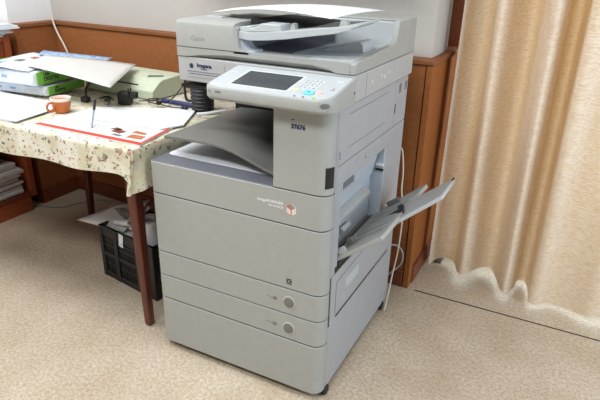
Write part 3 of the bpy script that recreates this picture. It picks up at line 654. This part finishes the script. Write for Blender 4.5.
MB().tube(spline([(0, .004, .004), (.04, -.012, .004), (.08, -.015, .004), (.115, -.002, .004)]), .0024, 6).build('cord', M['black'], lc)
MB().box((.112, -.008, 0), (.138, .006, .010)).build('plug', M['black'], lc, bevel=.002)
MB().box((-.012, -.006, 0), (.006, .008, .016)).build('clip', M['rubber'], lc, bevel=.002)
o = MB().tube(spline([(-.300, .425, TC + .020), (-.296, .46, TC + .014), (-.295, .54, TC + .05), (-.30, .66, TC + .14), (-.30, .80, .93), (-.30, .86, .99)]), .0024, 6).build('thin_cord', M['black']); tag(o, 'thin black cord rising along the printer end towards the wall', 'cord')
# wall cable at the left corner
o = MB().tube(spline([(-1.415, .895, 1.0), (-1.405, .892, .960), (-1.375, .888, .905), (-1.335, .885, .845), (-1.30, .88, .76), (-1.29, .88, .60), (-1.29, .88, .05)]), .0048, 8).build('wall_cable', M['cable']); tag(o, 'cream cable hanging down the brown wall in the far left corner', 'cable')

# ------------------------------------------------------------------ left cabinet and its papers
cb = thing('cabinet', (-1.58, .13, 0), 'orange brown wooden cabinet in the niche at the far left', 'cabinet')
def cl_(a, b): return box((a[0] + 1.58, a[1] - .13, a[2]), (b[0] + 1.58, b[1] - .13, b[2]))
cx0, cx1, cy0, cy1 = -1.765, -1.40, -.40, .612
cl_((cx0, cy1 - .035, .075), (cx1, cy1, .925)).build('side_panel', M['cabwood'], cb, bevel=.002)
cl_((cx0, cy0, .075), (cx1, cy0 + .03, .925)).build('side_panel', M['cabwood'], cb, bevel=.002)
cl_((cx0, cy0 + .03, .898), (cx1, cy1 - .035, .925)).build('top_panel', M['cabwood'], cb, bevel=.002)
cl_((cx0, cy0 + .03, .082), (cx1, cy1 - .035, .105)).build('shelf', M['cabdoor'], cb, bevel=.002)
cl_((cx0, cy0 + .03, .42), (cx1 - .01, cy1 - .035, .44)).build('shelf', M['cabdoor'], cb, bevel=.002)
cl_((cx0, cy0 + .03, .105), (cx0 + .01, cy1 - .035, .90)).build('back_panel', M['cabdoor'], cb)
dr = cl_((cx1 - .022, cy0 + .033, .443), (cx1 - .004, cy1 - .038, .895)).build('door', M['cabdoor'], cb, bevel=.002)
cl_((cx0 + .02, cy0 + .02, 0), (cx1 + .006, cy1 - .045, .080)).build('plinth', M['cabwood'], cb, bevel=.002)
random.seed(11)
z = .1055
for k in range(12):
    h = .010 + .004 * (k % 3); dx = random.uniform(-.016, .010); dy = random.uniform(-.03, .006)
    m = ('bluepaper', 'paper', 'greypaper')[k % 3]
    o = box((-1.72 + dx, -.25 + dy, z), (-1.415 + dx, .555 + dy, z + h)).build('booklet', M[m], None, bevel=.002)
    tag(o, 'pale paper bundle stacked on the low open shelf of the brown cabinet', 'papers', 'paper bundles on the low cabinet shelf'); z += h + .001
z = .9255
for k in range(9):
    dx = random.uniform(-.01, .04); dy = random.uniform(-.05, .03); h = .0065
    if k == 5: dx, dy = .05, .03
    o = quad([(-1.74 + dx, -.2 + dy), (-1.40 + dx, -.18 + dy), (-1.385 + dx, .60 + dy), (-1.73 + dx, .585 + dy)], z, z + h).build('paper_bundle', M[('bluepaper', 'paper')[k % 2]]); z += h + .0012
    tag(o, 'bluish white paper bundle piled on top of the brown cabinet', 'papers', 'paper bundles on the cabinet top')

# ------------------------------------------------------------------ crate under the table
ang = math.atan2(-.056, .343)
cr = thing('crate', (-.382, .232, 0), 'black slatted plastic crate of papers on the floor under the table', 'crate', rz=ang)
cw, cdp, ch, tk = .174, .24, .245, .012
box((-cw, 0, 0), (cw, cdp, .008)).build('bottom', M['black'], cr)
def lattice(L):
    mb = MB().box((0, 0, 0), (L, tk, .03)).box((0, 0, ch - .045), (L, tk, ch)).box((0, 0, .105), (L, tk, .125))
    for x in (0, L * .30 - .008, L * .66, L - .022): mb.box((x, -.002, 0), (x + .022, tk, ch))
    n = int(L / .0115)
    for i in range(n): mb.box((i * L / n, .004, .02), (i * L / n + .006, tk - .001, ch - .03))
    for z in (.065, .155, .18): mb.box((0, .003, z), (L, tk - .001, z + .008))
    return mb
lattice(2 * cw).xf(Matrix.Translation((-cw, 0, 0))).build('front_wall', M['black'], cr)
lattice(2 * cw).xf(Matrix.Translation((-cw, cdp - tk, 0))).build('back_wall', M['black'], cr)
lattice(cdp).xf(Matrix.Translation((cw, 0, 0)) @ Matrix.Rotation(PI / 2, 4, 'Z')).build('side_wall', M['black'], cr)
lattice(cdp).xf(Matrix.Translation((-cw + tk, 0, 0)) @ Matrix.Rotation(PI / 2, 4, 'Z')).build('side_wall', M['black'], cr)
CT = Matrix.Translation((-.382, .232, 0)) @ Matrix.Rotation(ang, 4, 'Z')
def cpt(x, y, z): return CT @ Vector((x, y, z))
def flat(u, v):
    a = Vector((-.735, .30, .205)); b = Vector((-.42, .27, .235)); c = Vector((-.38, .40, .345)); d = Vector((-.53, .36, .30)); p = a.lerp(b, u).lerp(d.lerp(c, u), v); return p
o = sheet('card_sheet', M['greypaper'], flat, 6, 6, .0015); tag(o, 'flat pale card sheet sticking out to the left of the black crate', 'card')
def roll(p, q, r, m, lab):
    p, q = Vector(p), Vector(q); d = (q - p).normalized(); L = (q - p).length
    T = Matrix.Translation(p) @ d.to_track_quat('Z', 'Y').to_matrix().to_4x4()
    o = MB().lathe([(r, 0), (r, L), (r - .002, L), (r - .004, L - .004), (r * .72, L - .004), (r * .68, L), (r * .62, L), (r * .6, L - .03), (0, L - .03)], 28, T, cap=False).build('paper_roll', m); return tag(o, lab, 'paper roll')
roll(cpt(.085, .10, .03), cpt(.085, .06, .325), .042, M['paper'], 'thick white paper roll standing in the crate behind the table leg')
roll(cpt(.012, .06, .03), cpt(.030, .05, .330), .018, M['greypaper'], 'narrow off white paper roll in the crate just left of the table leg')
roll(cpt(-.155, .085, .25), cpt(-.035, .075, .282), .012, M['bluepaper'], 'bluish rolled sheet lying across the crate top, leftmost roll')
roll(cpt(-.120, .050, .252), cpt(.000, .035, .290), .014, M['paper'], 'white rolled sheet lying across the front rim of the crate')
o = MB().box((-.150, .0135, .012), (-.012, .080, .225), CT).build('paper_stack', M['paper']); tag(o, 'upright stack of white paper seen through the front slits of the crate', 'paper')
random.seed(5)
def crump(cx, cy, cz, s, seed):
    def f(u, v):
        r = random.Random(seed * 100 + int(u * 9 + .5) * 13 + int(v * 9 + .5)); return cpt(cx + (u - .5) * s + r.uniform(-.008, .008), cy + (v - .5) * s * .8 + r.uniform(-.008, .008), cz + .03 * math.sin(4 * u + seed) * math.cos(3 * v) + r.uniform(-.010, .010))
    return MB().grid(f, 9, 9).build('crumpled_paper', M['paper'], None, solid=.0008, ang=20)
tag(crump(-.075, .10, .288, .14, 1), 'crumpled white paper in the crate, left of the table leg', 'paper')
tag(crump(.03, .17, .265, .12, 2), 'crumpled white paper at the back of the crate, behind the narrow roll', 'paper')
o = MB().box((-.015, 0, -.05), (.012, .001, .01), CT @ Matrix.Translation((-.018, -.004, .235)) @ Matrix.Rotation(RAD(8), 4, 'Y')).build('paper_tag', M['paper']); tag(o, 'small white paper tag hanging on the front of the black crate', 'tag')
MB().lathe([(.0, 0), (.003, 0), (.003, .0006), (0, .0006)], 12, CT @ Matrix.Translation((-.020, -.0041, .200)) @ FRONT, cap=False).build('tag_hole', M['inkblack'], o)
o = MB().tube(spline([(-1.46, .60, .005), (-1.38, .62, .005), (-1.28, .66, .005), (-1.24, .75, .005), (-1.15, .85, .005), (-.9, .86, .005)]), .0045, 8).build('floor_cable', M['gcable']); tag(o, 'pale grey cable lying on the floor under the table', 'cable')

# ------------------------------------------------------------------ right side: cables, stop, curtain
wc = thing('white_cable', (.60, .67, .66), 'long cream cable hanging down behind the open side tray of the copier', 'cable')
P0 = Vector((.60, .67, .66))
MB().tube([Vector(p) - P0 for p in spline([(.604, .673, .665), (.615, .69, .655), (.624, .70, .57), (.626, .70, .49), (.640, .70, .39), (.640, .69, .25), (.632, .675, .14), (.634, .63, .06), (.638, .585, .006)])], .0032, 8).build('cord', M['cable'], wc)
MB().tube([(-.008, -.012, .004), (.008, .012, .002)], .007, 10).build('plug', M['black'], wc)
o = MB().tube(spline([(.59, .665, .245), (.615, .715, .243), (.645, .725, .22), (.653, .725, .18), (.64, .72, .145), (.60, .70, .10), (.55, .70, .02), (.50, .70, .006)]), .004, 8).build('grey_cable', M['gcable']); tag(o, 'grey cable looping out behind the rear edge of the copier', 'cable')
ds = thing('door_stop', (.722, 1.12, 0), 'small dark grey block on the floor at the wall corner under the curtain', 'door stop')
MB().prism([(-.028, 0), (.03, 0), (.03, .045), (.01, .05), (-.028, .02)], 'x', -.022, .022).build('block', M['dgrey'], ds, bevel=.004)
hem = [(.690, 1.10), (.703, 1.012), (.728, 1.075), (.770, 1.095), (.808, 1.060), (.838, .985), (.871, .978), (.923, 1.07), (.966, 1.085), (1.000, 1.02), (1.026, .95), (1.053, .934), (1.080, 1.00), (1.086, 1.06), (1.116, 1.075), (1.138, 1.0), (1.146, .93), (1.184, .925), (1.22, .965), (1.30, .955), (1.371, .925), (1.43, .95), (1.50, 1.03), (1.58, .95), (1.66, 1.05), (1.74, .95), (1.83, 1.05), (1.92, .94), (2.0, 1.05), (2.1, .95), (2.2, 1.04), (2.3, .96), (2.42, 1.04), (2.5, .98)]
hp = spline([(x, y, 0) for x, y in hem], 5)
def cur(u, v):
    i = u * (len(hp) - 1); p = hp[int(round(i))]; k = 1.02 + .5 * min(1, v * 4) - .15 * v
    hz = .028 + .012 * math.sin(p.x * 9) + .02 * (p.y - 1.0)
    return (p.x + .01 * v * math.sin(p.x * 11), 1.01 + (p.y - 1.01) * k + .006 * math.sin(3 * v + p.x * 8), hz + (2.55 - hz) * v)
o = MB().grid(cur, len(hp) - 1, 24).build('curtain', M['curtain'], None, ang=80); tag(o, 'long cream crinkled curtain hanging in folds before the balcony window', 'curtain')
